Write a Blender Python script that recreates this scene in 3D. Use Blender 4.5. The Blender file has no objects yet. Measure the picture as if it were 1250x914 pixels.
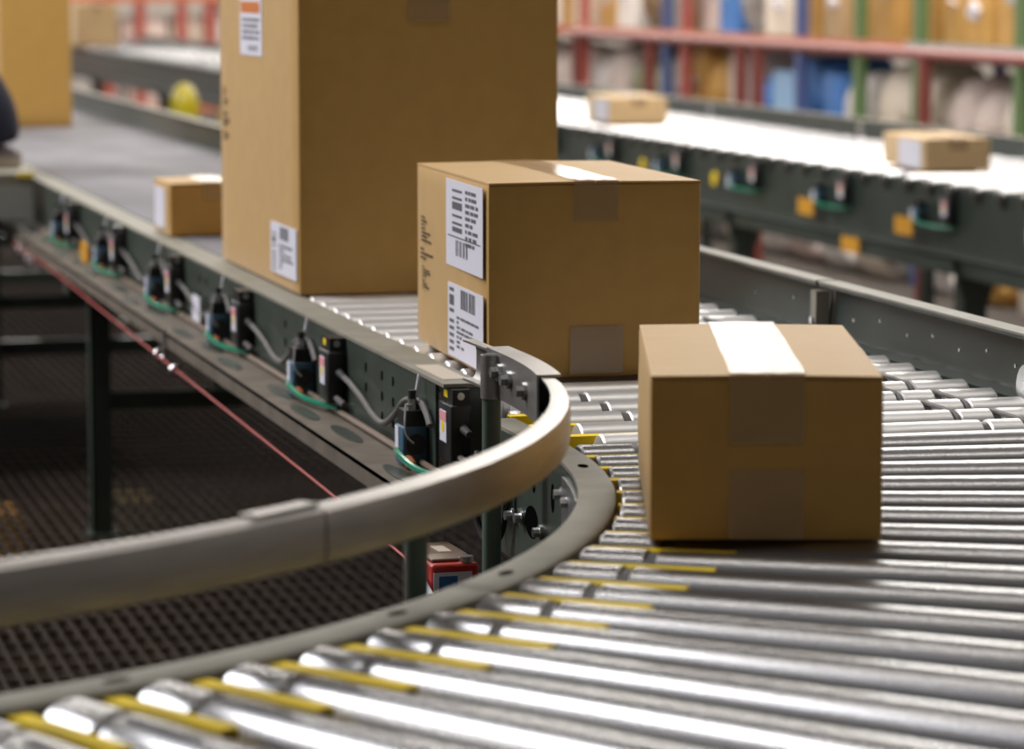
import bpy, bmesh, math, random
from mathutils import Vector, Matrix
R = math.radians
random.seed(7)
scene = bpy.context.scene
col = scene.collection

# ------------------------------------------------------------------ camera
# world: Y runs along the conveyors (away), X to the right, z = 0 is the top of the rollers
cam_d = bpy.data.cameras.new('camera')
cam = bpy.data.objects.new('camera', cam_d); col.objects.link(cam)
scene.camera = cam
cam.location = (0, 0, .45)
cam.rotation_euler = (R(90 - 6.9416), 0, R(-14.9375))
cam_d.sensor_width = 36; cam_d.sensor_fit = 'HORIZONTAL'
cam_d.lens = 4000 / 1250 * 36
cam_d.clip_start = .05; cam_d.clip_end = 200
cam_d.dof.use_dof = True
cam_d.dof.focus_distance = 3.35
cam_d.dof.aperture_fstop = 6.6

# ------------------------------------------------------------------ world, lamps, exposure
world = bpy.data.worlds.new('hall_air'); scene.world = world
world.use_nodes = True
bg = world.node_tree.nodes['Background']
bg.inputs[0].default_value = (.62, .56, .52, 1); bg.inputs[1].default_value = .085
vs = scene.view_settings
vs.view_transform = 'Standard'; vs.look = 'None'; vs.gamma = 1; vs.use_curve_mapping = False
vs.exposure = .38

def lamp(name, loc, sx, sy, power, color=(1, .95, .88), target=None):
    d = bpy.data.lights.new(name, 'AREA'); d.shape = 'RECTANGLE'
    d.size = sx; d.size_y = sy; d.energy = power; d.color = color
    o = bpy.data.objects.new(name, d); col.objects.link(o); o.location = loc
    if target is not None:
        o.rotation_euler = (Vector(target) - Vector(loc)).to_track_quat('-Z', 'Y').to_euler()
    return o
# rows of ceiling tube lamps across the hall, one row over the rack aisle, and an unseen high lamp bank on the left for the box sides
for y_, p_ in ((3.9, 58), (9.0, 210), (15.5, 260), (24.0, 380), (33.0, 420)): lamp('ceiling_lamp', (1.4, y_, 3.4), 11, .16, p_)
lamp('ceiling_lamp', (-3.6, 7.0, 5.2), 1.2, 7, 520, (.95, .96, 1), (.9, 4.4, 0))
lamp('ceiling_lamp', (4.35, 13.5, 3.0), .4, 13, 240)
lamp('ceiling_lamp', (1.4, -1.6, 3.4), 11, .35, 30)

# ------------------------------------------------------------------ materials
def new_mat(name):
    m = bpy.data.materials.new(name); m.use_nodes = True
    return m, m.node_tree, m.node_tree.nodes['Principled BSDF']
def mat(name, c, rough=.5, metal=0., noise=0., scale=20., stretch=None, bump=0., spec=None, alpha=None, emit=None, coat=0.):
    m, t, b = new_mat(name)
    b.inputs['Base Color'].default_value = (*c, 1); b.inputs['Roughness'].default_value = rough
    b.inputs['Metallic'].default_value = metal
    if spec is not None: b.inputs['Specular IOR Level'].default_value = spec
    if coat: b.inputs['Coat Weight'].default_value = coat
    if alpha is not None: b.inputs['Alpha'].default_value = alpha
    if emit: b.inputs['Emission Color'].default_value = (*c, 1); b.inputs['Emission Strength'].default_value = emit
    if noise or bump:
        tc = t.nodes.new('ShaderNodeTexCoord'); mp = t.nodes.new('ShaderNodeMapping')
        if stretch: mp.inputs['Scale'].default_value = stretch
        n = t.nodes.new('ShaderNodeTexNoise'); n.inputs['Scale'].default_value = scale; n.inputs['Detail'].default_value = 4
        t.links.new(tc.outputs['Object'], mp.inputs[0]); t.links.new(mp.outputs[0], n.inputs['Vector'])
        if noise:
            r = t.nodes.new('ShaderNodeValToRGB')
            r.color_ramp.elements[0].position = .3; r.color_ramp.elements[1].position = .7
            r.color_ramp.elements[0].color = (*[max(0, x * (1 - noise)) for x in c], 1)
            r.color_ramp.elements[1].color = (*[min(1, x * (1 + noise)) for x in c], 1)
            t.links.new(n.outputs['Fac'], r.inputs[0]); t.links.new(r.outputs[0], b.inputs['Base Color'])
        if bump:
            bp = t.nodes.new('ShaderNodeBump'); bp.inputs['Strength'].default_value = bump; bp.inputs['Distance'].default_value = .002
            t.links.new(n.outputs['Fac'], bp.inputs['Height']); t.links.new(bp.outputs[0], b.inputs['Normal'])
    return m
M = dict(
    g_blue_print=mat('blue_ink', (.03, .13, .34), .5),
    card=mat('cardboard', (.46, .26, .062), .58, noise=.05, scale=30, spec=.45),
    card_b=mat('cardboard_dark', (.44, .245, .055), .58, noise=.05, scale=30, spec=.45),
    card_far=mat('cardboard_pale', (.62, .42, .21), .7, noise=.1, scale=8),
    flute=mat('cardboard_edge', (.30, .17, .06), .9),
    tape=mat('clear_tape', (.46, .31, .16), .17, noise=.06, scale=60, alpha=.5, spec=.9, bump=.12),
    label=mat('label_paper', (.72, .70, .78), .45),
    ink=mat('black_ink', (.09, .088, .10), .6),
    ink_soft=mat('brown_ink', (.075, .045, .02), .8),
    orange=mat('orange_ink', (.58, .16, .02), .5),
    roller=mat('roller_steel', (.33, .325, .33), .27, 1., noise=.02, scale=9, stretch=(.6, 14, 14)),
    galv=mat('galvanised_steel', (.75, .735, .73), .40, .75, noise=.05, scale=12),
    zinc=mat('zinc_steel', (.60, .60, .60), .32, 1., noise=.12, scale=30),
    alu=mat('aluminium', (.44, .42, .40), .40, 1., noise=.10, scale=18, stretch=(1, 1, 8), bump=.05),
    alu_in=mat('black_liner', (.02, .02, .021), .5),
    green=mat('green_paint', (.036, .049, .037), .42, noise=.22, scale=16, coat=.15),
    ledge=mat('dusty_ledge', (.13, .108, .085), .75, noise=.2, scale=18, spec=.2),
    flange=mat('lit_green_paint', (.215, .20, .158), .58, noise=.14, scale=22),  # green paint made lighter: overhead light on the top faces put into the colour
    postgreen=mat('post_green_paint', (.085, .115, .09), .45, noise=.1, scale=14),
    dgreen=mat('dark_green_paint', (.024, .033, .026), .42, noise=.2, scale=9, coat=.1),
    belt=mat('belt_rubber', (.15, .143, .155), .7, noise=.28, scale=2.2, stretch=(2.2, .8, 1), spec=.3),
    bollard=mat('bollard_yellow', (.42, .34, .008), .3),
    glow=mat('glow_pane', (1, .97, .93), .3, emit=3.6),
    yellow=mat('yellow_plastic', (.82, .58, .008), .6, spec=.25),
    amber=mat('amber_plastic', (.58, .27, .012), .5),
    black=mat('black_plastic', (.012, .012, .013), .38),
    rubber=mat('black_rubber', (.02, .02, .02), .65),
    void=mat('dark_recess', (.004, .004, .004), 1., spec=0.),
    cable=mat('grey_cable', (.105, .095, .09), .5),
    blue=mat('blue_plastic', (.045, .11, .17), .4),
    tube=mat('green_tube', (.0, .20, .11), .2, spec=.7),
    brown=mat('brown_pipe', (.22, .16, .12), .4, .3),
    red=mat('red_paint', (.42, .025, .018), .35),
    cord=mat('red_cord', (.34, .035, .03), .5),
    railred=mat('railing_red', (.23, .055, .042), .45),
    copper=mat('orange_fitting', (.55, .16, .05), .4),
    pink=mat('pink_ink', (.75, .30, .33), .5),
    grate=mat('grating_steel', (.036, .025, .019), .9, 0., noise=.3, scale=12, spec=.1),
    lower=mat('lower_concrete', (.04, .032, .027), .95, noise=.3, scale=.8, spec=.05),
    deck=mat('deck_concrete', (.08, .068, .06), .95, noise=.15, scale=1.5, spec=.1),
    wall=mat('wall_paint', (.62, .56, .50), .8, noise=.05, scale=.7),
    navy=mat('navy_cloth', (.012, .014, .032), .85, noise=.3, scale=40),
    greyshoe=mat('grey_suede', (.17, .145, .14), .85, noise=.2, scale=50),
    sole=mat('cream_rubber', (.50, .42, .33), .6),
    skin=mat('skin', (.55, .32, .22), .5),
    shirt=mat('shirt_cloth', (.10, .11, .14), .85, noise=.2, scale=40),
    hair=mat('dark_hair', (.025, .017, .012), .6),
    panel=mat('grey_panel', (.30, .31, .29), .5, noise=.1, scale=6),
)

for k_ in ('card', 'card_b', 'card_far'):      # the paper fuzz of corrugated board
    b_ = M[k_].node_tree.nodes['Principled BSDF']; b_.inputs['Sheen Weight'].default_value = .32; b_.inputs['Sheen Roughness'].default_value = .35
    b_.inputs['Sheen Tint'].default_value = (1, .92, .84, 1)

# ------------------------------------------------------------------ mesh helpers
def curved(P, k=5):
    P = [Vector(p) for p in P]; Q = [P[0]] + P + [P[-1]]; out = []
    for i in range(1, len(Q) - 2):
        a, b, c, d = Q[i - 1:i + 3]
        for j in range(k):
            t = j / k; out.append(.5 * ((2 * b) + (c - a) * t + (2 * a - 5 * b + 4 * c - d) * t * t + (3 * b - a - 3 * c + d) * t ** 3))
    return out + [P[-1]]
class MB:
    def __init__(s): s.v, s.f, s.m = [], [], []
    def add(s, vs, fs, mi=0):
        o = len(s.v); s.v += [tuple(v) for v in vs]
        s.f += [tuple(i + o for i in f) for f in fs]; s.m += [mi] * len(fs); return s
    def box(s, x0, x1, y0, y1, z0, z1, mi=0, mtx=None):
        vs = [Vector((x, y, z)) for z in (z0, z1) for y in (y0, y1) for x in (x0, x1)]
        if mtx is not None: vs = [mtx @ v for v in vs]
        return s.add(vs, [(0, 2, 3, 1), (4, 5, 7, 6), (0, 1, 5, 4), (2, 6, 7, 3), (0, 4, 6, 2), (1, 3, 7, 5)], mi)
    def cyl(s, a, b, r, r2=None, n=16, mi=0, cap=True):
        a, b = Vector(a), Vector(b); r2 = r if r2 is None else r2
        d = (b - a).normalized(); u = d.orthogonal().normalized(); w = d.cross(u)
        vs = []
        for p, rr in ((a, r), (b, r2)):
            for i in range(n):
                t = 2 * math.pi * i / n; vs.append(p + (u * math.cos(t) + w * math.sin(t)) * rr)
        fs = [(i, (i + 1) % n, n + (i + 1) % n, n + i) for i in range(n)]
        if cap: fs += [tuple(range(n - 1, -1, -1)), tuple(range(n, 2 * n))]
        return s.add(vs, fs, mi)
    def lathe(s, a, b, prof, n=20, mi=0, ring=()):
        """profile = [(t along a->b in metres, radius)] ; closed ends"""
        a, b = Vector(a), Vector(b); d = (b - a).normalized(); u = d.orthogonal().normalized(); w = d.cross(u)
        vs, fs = [], []
        for (t, r) in prof:
            for i in range(n):
                an = 2 * math.pi * i / n; vs.append(a + d * t + (u * math.cos(an) + w * math.sin(an)) * r)
        for k in range(len(prof) - 1):
            for i in range(n):
                j = (i + 1) % n; fs.append((k * n + i, k * n + j, (k + 1) * n + j, (k + 1) * n + i))
        fs.append(tuple(range(n - 1, -1, -1))); fs.append(tuple((len(prof) - 1) * n + i for i in range(n)))
        o = len(s.f); s.add(vs, fs, mi)
        for k in range(len(prof) - 1):
            t = (prof[k][0] + prof[k + 1][0]) / 2
            if any(abs(t - g) < .004 for g in ring):
                for i in range(n): s.m[o + k * n + i] = 1
        return s
    def tube(s, path, r, n=8, mi=0, closed=False):
        P = [Vector(p) for p in path]; N = len(P); vs, fs = [], []
        prev = None
        for k, p in enumerate(P):
            if closed: d = (P[(k + 1) % N] - P[k - 1]).normalized()
            else: d = (P[min(k + 1, N - 1)] - P[max(k - 1, 0)]).normalized()
            u = d.orthogonal().normalized() if prev is None else (prev - d * prev.dot(d)).normalized()
            prev = u; w = d.cross(u)
            for i in range(n):
                t = 2 * math.pi * i / n; vs.append(p + (u * math.cos(t) + w * math.sin(t)) * r)
        for k in range(N if closed else N - 1):
            for i in range(n):
                j = (i + 1) % n; k2 = (k + 1) % N
                fs.append((k * n + i, k * n + j, k2 * n + j, k2 * n + i))
        if not closed: fs += [tuple(range(n - 1, -1, -1)), tuple((N - 1) * n + i for i in range(n))]
        return s.add(vs, fs, mi)
    def sweep(s, prof, frames, mi=0, closed_prof=True):
        """prof: [(a, b)]; frames: [(origin, A, B)] ; places a*A + b*B"""
        n = len(prof); vs = []
        for (o, A, B) in frames:
            o, A, B = Vector(o), Vector(A), Vector(B)
            vs += [o + A * a + B * b for a, b in prof]
        fs = []
        for k in range(len(frames) - 1):
            for i in range(n if closed_prof else n - 1):
                j = (i + 1) % n; fs.append((k * n + i, k * n + j, (k + 1) * n + j, (k + 1) * n + i))
        if closed_prof: fs += [tuple(range(n - 1, -1, -1)), tuple((len(frames) - 1) * n + i for i in range(n))]
        return s.add(vs, fs, mi)
    def mesh(s, name, mats, smooth=35):
        me = bpy.data.meshes.new(name); me.from_pydata(s.v, [], s.f)
        for m in (mats if isinstance(mats, (list, tuple)) else [mats]): me.materials.append(M[m] if isinstance(m, str) else m)
        for p, mi in zip(me.polygons, s.m): p.material_index = mi
        bm = bmesh.new(); bm.from_mesh(me); bmesh.ops.recalc_face_normals(bm, faces=bm.faces); bm.to_mesh(me); bm.free()
        if smooth:
            me.shade_smooth(); me.set_sharp_from_angle(angle=R(smooth))
        return me
    def build(s, name, mats, parent=None, smooth=35):
        return inst(name, s.mesh(name, mats, smooth), parent)
def inst(name, me, parent=None, loc=None, rot=None):
    o = bpy.data.objects.new(name, me); col.objects.link(o)
    if parent is not None: o.parent = parent
    if loc is not None: o.location = loc
    if rot is not None: o.rotation_euler = rot
    return o
def tag(o, label=None, cat=None, group=None, kind=None):
    if label: o['label'] = label
    if cat: o['category'] = cat
    if group: o['group'] = group
    if kind: o['kind'] = kind
    return o
def thing(name, loc, label, cat, rz=0, group=None):
    o = bpy.data.objects.new(name, None); col.objects.link(o); o.empty_display_size = .05
    o.location = loc; o.rotation_euler = (0, 0, rz); return tag(o, label, cat, group)
def rbox(name, x0, x1, y0, y1, z0, z1, bev, mats, parent=None, seg=2):
    me = bpy.data.meshes.new(name); bm = bmesh.new()
    MB_ = MB().box(x0, x1, y0, y1, z0, z1)
    vv = [bm.verts.new(v) for v in MB_.v]
    for f in MB_.f: bm.faces.new([vv[i] for i in f])
    bmesh.ops.recalc_face_normals(bm, faces=bm.faces)
    bmesh.ops.bevel(bm, geom=list(bm.edges), offset=bev, segments=seg, profile=.5, affect='EDGES')
    bm.to_mesh(me); bm.free(); me.shade_smooth(); me.set_sharp_from_angle(angle=R(50))
    me.materials.append(M[mats])
    return inst(name, me, parent)

FLOOR = -.65
# ------------------------------------------------------------------ setting
# open steel grating under and beside the near conveyor, solid deck elsewhere
GX0, GX1, GY0, GY1 = -1.2, 2.4, 1.2, 15.0
mb = MB()
x = GX0
while x < GX1:
    mb.box(x, x + .0055, GY0, GY1, FLOOR - .014, FLOOR); x += .027
y = GY0
while y < GY1:
    mb.box(GX0, GX1, y, y + .006, FLOOR - .008, FLOOR - .002); y += .095
fl = mb.build('floor', 'grate', smooth=0); tag(fl, 'dark open steel bar grating under the conveyors', kind='structure')
mb = MB()
mb.box(GX1, 9, -3, 40, FLOOR - .2, FLOOR); mb.box(-9, GX0, -3, 40, FLOOR - .2, FLOOR)
mb.box(GX0, GX1, GY1, 40, FLOOR - .2, FLOOR); mb.box(GX0, GX1, -3, GY0, FLOOR - .2, FLOOR)
tag(mb.build('floor_deck', 'deck', smooth=0), 'grey concrete deck beyond the grating', kind='structure')
tag(MB().box(-9, 9, -3, 60, -2.75, -2.6).build('floor_lower', 'lower', smooth=0), 'dark floor of the storey below the grating', kind='structure')
tag(MB().box(-9, 9.2, 40, 40.2, -2.6, 5.5).build('wall_back', 'wall', smooth=0), 'pale wall at the far end of the hall', kind='structure')
tag(MB().box(9, 9.2, -3, 40, -2.6, 5.5).build('wall_right', 'wall', smooth=0), 'pale wall on the right of the hall', kind='structure')

# unseen glowing panes shaped like clerestory windows, added for tape glare and roller highlights
def added_window(n, along_x, a0, a1, fixed, z0=1.5, z1=4.6):
    root = None
    def bx(u0, u1, d0, d1, za, zb):
        return MB().box(u0, u1, fixed - d1, fixed - d0, za, zb) if along_x else MB().box(fixed - d1, fixed - d0, u0, u1, za, zb)
    root = bx(a0, a1, .02, .04, z0, z1).build(f'added_window_{n}', 'glow', smooth=0); tag(root, 'tall unseen glowing pane added high above the racks for glare', kind='structure')
    for (u0, u1, za, zb) in ((a0 - .06, a0, z0 - .06, z1 + .06), (a1, a1 + .06, z0 - .06, z1 + .06), (a0, a1, z0 - .06, z0), (a0, a1, z1, z1 + .06), ((a0 + a1) / 2 - .03, (a0 + a1) / 2 + .03, z0, z1)):
        bx(u0, u1, .0, .08, za, zb).build('added_window_frame', 'panel', root, 0)
for k in range(4): added_window(k + 1, False, 17 + 5.6 * k, 22 + 5.6 * k, 9)
for k in range(3): added_window(k + 5, True, -7 + 5.4 * k, -2.2 + 5.4 * k, 40)

# ------------------------------------------------------------------ near straight conveyor
XI, XO, XR = .862, .907, 1.437        # outer and inner edge of near rail, right end of rollers
RY0, RY1 = 3.40, 12.5
PITCH, RR = .08, .024
conv = thing('roller_conveyor', (1.15, 7.5, FLOOR), 'dark green straight roller and belt conveyor carrying the two large cartons', 'conveyor')
CINV = Matrix.Translation((-1.15, -7.5, -FLOOR))
def adopt(o, p):
    """parent o to p while keeping o where it was built in world space"""
    o.parent = p
    o.matrix_parent_inverse = (Matrix.Translation(p.location) @ p.rotation_euler.to_matrix().to_4x4()).inverted() if p.parent is None else Matrix.Identity(4)
    return o
def part(mb, name, mats, p, smooth=35): return adopt(mb.build(name, mats, None, smooth), p)

# near rail: web, top flange, bottom ledge
mb = MB(); mb.box(XI, XI + .004, 3.566, RY1, -.107, -.006)
part(mb, 'rail_web', 'green', conv, 0)
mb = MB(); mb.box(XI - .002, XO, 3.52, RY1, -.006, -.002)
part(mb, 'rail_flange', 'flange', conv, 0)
mb = MB(); mb.box(.792, XI + .004, RY0, RY1, -.110, -.107); mb.box(.792, .795, RY0, RY1, -.128, -.107)
part(MB().box(.889, XO, 3.526, 3.530, -.107, -.006), 'rail_end_plate', 'green', conv, 0)
led = part(mb, 'rail_ledge', 'ledge', conv, 0)
mb = MB().tube([(.853, RY0 + .03, -.101), (.853, RY1, -.101)], .004, 8)
part(mb, 'air_pipe', 'brown', conv)
# oblong slots in ledge and bolt holes in web (dark recess plates)
slot = None
def oval(n=14, a=.02, b=.008, h=.002):
    m = MB(); P = [(a * math.cos(2 * math.pi * i / n), b * math.sin(2 * math.pi * i / n)) for i in range(n)]
    m.add([(p[0], p[1], 0) for p in P] + [(p[0], p[1], h) for p in P],
          [tuple(range(n, 2 * n))] + [(i, (i + 1) % n, n + (i + 1) % n, n + i) for i in range(n)]); return m
slot_me = oval(18, .080, .011, .0008).mesh('slot', 'dgreen', 0)
yy = 3.55; k = 0
while yy < 7.4:
    o = inst('slot', slot_me, None, (.822 + (.006 if k % 2 else -.004), yy, -.1068), (0, 0, R(90))); adopt(o, conv); yy += (.21 if k % 3 else .34); k += 1
hole_me = oval(10, .0035, .006, .0008).mesh('bolt_hole', 'void', 0)
for y0 in (3.78, 3.84, 3.93, 4.45, 5.1, 5.16):
    for z in (-.03, -.055, -.08):
        o = inst('bolt_hole', hole_me, None, (XI - .0001, y0, z), (R(90), 0, R(-90))); adopt(o, conv)
# a pale sticker on the flange
part(MB().box(.870, .898, 3.56, 3.70, -.002, -.0015), 'flange_sticker', 'sole', conv, 0)

# straight rollers
def roller_profile(L, r0, r1, grooves=()):
    """r0..r1 taper, grooves at t"""
    f = lambda t: r0 + (r1 - r0) * t / L
    pr = [(0, r0 * .55), (.0005, r0 * .80), (.001, r0 * .93), (.003, r0)]
    for g in grooves:
        pr += [(g - .0055, f(g)), (g - .0040, f(g) - .0025), (g + .0040, f(g) - .0025), (g + .0055, f(g))]
    pr += [(L - .003, r1), (L - .001, r1 * .93), (L - .0005, r1 * .8), (L, r1 * .55)]
    return pr
LR = XR - XO - .006
GS = (.075, LR - .115, LR - .07)
rp = roller_profile(LR, RR, RR, GS)
mb = MB().lathe((0, 0, 0), (LR, 0, 0), rp, 22, ring=GS)
mb.cyl((-.006, 0, 0), (.0, 0, 0), .006, n=8); mb.cyl((LR, 0, 0), (LR + .006, 0, 0), .006, n=8)
str_me = mb.mesh('roller', ['galv', 'cable'], 30)
GT = GS[1:]; mb = MB().lathe((0, 0, 0), (LR, 0, 0), roller_profile(LR, RR, RR, GT), 22, ring=GT)
mb.cyl((-.006, 0, 0), (.0, 0, 0), .006, n=8); mb.cyl((LR, 0, 0), (LR + .006, 0, 0), .006, n=8)
plain_me = mb.mesh('roller', ['galv', 'cable'], 30)
YS = []
yy = 3.08
while yy < 5.2: YS.append(yy); yy += PITCH
for i, yy in enumerate(YS):
    x0 = XO + .003
    o = adopt(inst('roller', str_me if yy < 3.42 else plain_me, None, (x0, yy, -RR)), conv); o.rotation_euler = (R(37 * i), 0, 0)
# drive bands looping pairs of rollers, in alternating grooves
def loop_band(pa, ra, pb, rb, axis, w):
    """stretched loop around two rollers with centres pa, pb"""
    pa, pb = Vector(pa), Vector(pb); d = (pb - pa).normalized(); ax = Vector(axis).normalized(); up = d.cross(ax).normalized()
    path = []
    for i in range(9):
        t = math.pi / 2 + math.pi * i / 8; path.append(pa + (d * math.cos(t) + up * math.sin(t)) * ra)
    for i in range(9):
        t = -math.pi / 2 + math.pi * i / 8; path.append(pb + (d * math.cos(t) + up * math.sin(t)) * rb)
    return MB().tube(path, w, 6, closed=True)
for i in range(len(YS) - 1):
    gx = XO + .003 + (LR - .115 if i % 2 else LR - .07)
    part(loop_band((gx, YS[i], -RR), RR - .0022, (gx, YS[i + 1], -RR), RR - .0022, (1, 0, 0), .0026), 'drive_band', 'cable', conv)
# belt
mb = MB()
mb.box(XO + .004, XR, 5.22, 12.4, -.012, -.001)
mb.cyl((XO + .004, 5.22, -.021), (XR, 5.22, -.021), .02, n=20)
part(mb, 'belt', 'belt', conv)

# right hand guard rail: pressed channel with a rolled top edge and a rib
GP = [(0, -.085), (.0, -.028), (-.006, -.022), (-.006, -.012), (.004, -.006), (.012, .050), (-.010, .056), (-.011, .060), (.016, .060), (.016, .056), (.014, .05), (.010, -.085)]
def guard_piece(y0, y1, dx, name='guard_panel'):
    m = MB().sweep(GP, [((XR + .028 + dx, y, 0), (1, 0, 0), (0, 0, 1)) for y in (y0, y1)])
    return part(m, name, 'dgreen', conv, 40)
guard_piece(3.26, 3.93, 0); guard_piece(3.94, 6.4, 0); guard_piece(6.41, 12.5, 0)
for y0, y1 in ((3.26, 3.93), (3.94, 6.4), (6.41, 12.5)):
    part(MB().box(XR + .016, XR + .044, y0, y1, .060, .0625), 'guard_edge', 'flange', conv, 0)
def clip(y):
    m = MB().box(XR + .012, XR + .030, y - .010, y + .010, -.03, .050)
    o = part(m, 'splice_plate', 'flange', conv, 0)
    return part(MB().cyl((XR + .008, y, .012), (XR + .014, y, .012), .005, n=8), 'bolt', 'zinc', conv)
clip(3.935)
m = MB().cyl((XR + .010, 3.262, .005), (XR + .024, 3.262, .005), .027, n=20); part(m, 'splice_plate', 'zinc', conv)
part(MB().cyl((XR + .006, 3.262, .008), (XR + .011, 3.262, .008), .005, n=8), 'bolt', 'zinc', conv)
rv = MB().cyl((0, 0, 0), (-.002, 0, 0), .0022, n=8).mesh('rivet', 'zinc')
for i, yy in enumerate([3.33, 3.41, 3.49, 3.57, 3.65, 3.74, 3.83, 4.05, 4.2]):
    adopt(inst('rivet', rv, None, (XR + .0285, yy, .022 + (.008 if i % 2 else 0))), conv)
# right frame below the rollers
part(MB().box(XR + .03, XR + .034, 3.26, RY1, -.20, -.085), 'frame_web', 'dgreen', conv, 0)
# legs and cross braces
def leg(x, y, name='leg', top=-.11):
    m = MB(); m.box(x - .02, x + .02, y - .003, y + .003, FLOOR, top); m.box(x - .02, x - .016, y - .003, y + .04, FLOOR, top)
    m.box(x - .03, x + .03, y - .02, y + .05, FLOOR, FLOOR + .006)
    return part(m, name, 'green', conv, 0)
for yl in (6.38, 8.40, 10.4, 12.3):
    leg(.866, yl); leg(1.46, yl, top=-.09)
    part(MB().box(.86, 1.45, yl + .003, yl + .03, -.40, -.365), 'cross_brace', 'green', conv, 0)
    if yl > 7: part(MB().box(.3, 1.45, yl + .003, yl + .03, -.52, -.48), 'cross_brace', 'green', conv, 0)
leg(1.46, 4.4, top=-.09)
# gusset where the near leg meets the ledge
part(MB().box(.80, .86, 6.34, 6.42, -.165, -.112), 'leg_bracket', 'green', conv, 0)

# ------------------------------------------------------------------ sensor modules on the near rail
def sensor(yf, xw, z0, p, full=True, xb=None):
    """black photo eye block whose near face is at yf, on the web at xw, with its sticker, plug, blue valve and green hose"""
    xb = xw if xb is None else xb
    xa = xb - .024; yc = yf + .03
    e = adopt(rbox('sensor_block', xa, xb - .0005, yf, yf + .06, z0 - .090, z0 - .024, .002, 'black'), p)
    part(MB().box(xa + .003, xb - .001, yf + .004, yf + .056, z0 - .024, z0 - .007), 'sensor_cap', 'black', e)
    part(MB().box(xa - .0006, xa, yc - .010, yc + .020, z0 - .068, z0 - .033), 'sticker', 'label', e, 0)
    part(MB().box(xa - .0009, xa - .0006, yc - .010, yc + .020, z0 - .045, z0 - .034), 'sticker_band', 'pink', e, 0)
    part(MB().cyl((xa - .0010, yc + .005, z0 - .051), (xa - .0006, yc + .005, z0 - .051), .0065, n=14), 'sticker_dot', 'yellow', e, 0)
    if full:
        if yf < 4.2: part(MB().box(xa + .0025, xa + .003, yc - .004, yc + .012, z0 - .018, z0 - .010), 'cap_sticker', 'yellow', e, 0)
        part(MB().cyl((xb - .012, yf + .004, z0 - .014), (xb - .012, yf + .001, z0 - .014), .0042, n=12), 'screw', 'zinc', e)
        part(MB().cyl((xb - .010, yf, z0 - .050), (xb - .010, yf - .030, z0 - .053), .0055, .004, n=12), 'plug', 'rubber', e)
        part(MB().cyl((xb - .014, yf, z0 - .082), (xb - .010, yf - .03, z0 - .088), .004, n=8), 'lower_plug', 'cable', e)
    # valve
    yv = (yf + .2 if xb == xw else 3.60) + .018
    v = adopt(rbox('air_valve', xw - .030, xw - .001, yv - .018, yv + .022, z0 - .105, z0 - .060, .002, 'blue'), p)
    part(MB().box(xw - .028, xw - .003, yv - .016, yv + .018, z0 - .060, z0 - .042), 'valve_cap', 'black', v, 0)
    part(MB().cyl((xw - .015, yv - .018, z0 - .080), (xw - .015, yv - .020, z0 - .080), .012, n=18), 'valve_dial', 'rubber', v)
    part(MB().box(xw - .0306, xw - .030, yv + .004, yv + .020, z0 - .096, z0 - .062), 'valve_sticker', 'label', v, 0)
    if full:
        m = MB().cyl((xw - .015, yv, z0 - .042), (xw - .015, yv, z0 - .036), .0085, n=6); m.cyl((xw - .015, yv, z0 - .036), (xw - .015, yv, z0 - .030), .0055, n=10)
        part(m, 'valve_fitting', 'zinc', v)
        part(MB().cyl((xw - .015, yv, z0 - .030), (xw - .015, yv, z0 - .020), .005, n=10), 'valve_stem', 'rubber', v)
        part(MB().cyl((xw - .024, yv - .018, z0 - .098), (xw - .024, yv - .036, z0 - .103), .0065, n=12), 'port', 'copper', v)
        part(MB().cyl((xw - .012, yv - .002, z0 - .03), (xw - .006, yv + .002, z0 - .002), .0018, n=6), 'cable_tie', 'label', v)
    part(MB().tube(curved([(xw - .031, yv + .01, z0 - .090), (xw - .036, yv - .02, z0 - .089), (xw - .036, yv - .05, z0 - .092), (xw - .032, yv - .09, z0 - .097), (xw - .022, yv - .15, z0 - .098), (xw - .010, yv - .22, z0 - .096)]), .0040, 8), 'air_hose', 'tube', v)
    return e
SY = [3.50, 4.046, 4.689, 5.313, 5.964, 6.618]
for i, yf in enumerate(SY):
    e = sensor(yf, XI, 0, conv, True, .8875 if i == 0 else None)
    yvv = yf + .218 if i else 3.618
    if i:   # cable sagging along the web to the next module
        y0, y1 = yf - .030, (SY[i - 1] + .218 if i > 1 else 3.618)
        L = y0 - y1
        pts = [(XI - .010, y0, -.053), (XI - .012, y0 - L * .12, -.055), (XI - .011, y0 - L * .28, -.066), (XI - .009, y0 - L * .42, -.080), (XI - .008, y0 - L * .55, -.082),
               (XI - .008, y0 - L * .7, -.064), (XI - .008, y0 - L * .84, -.040), (XI - .006, y1, -.034), (XI - .006, y1 - .03, -.042), (XI - .006, y1 - .05, -.055)]
        part(MB().tube(curved(pts), .0038, 8), 'sensor_cable', 'cable', conv)
    part(MB().tube(curved([(XI - .022, yvv, -.036), (XI - .030, yvv - .03, -.044), (XI - .033, yvv - .045, -.064), (XI - .026, yvv - .055, -.074)]), .0013, 6), 'valve_wire', 'cable', conv)
# tags hanging from the rail
part(MB().box(XI - .02, XI - .017, 6.37, 6.47, -.115, -.07), 'yellow_tag', 'amber', conv, 0)
part(MB().box(XI - .012, XI - .010, 5.10, 5.17, -.095, -.055), 'white_tag', 'label', conv, 0)

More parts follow.
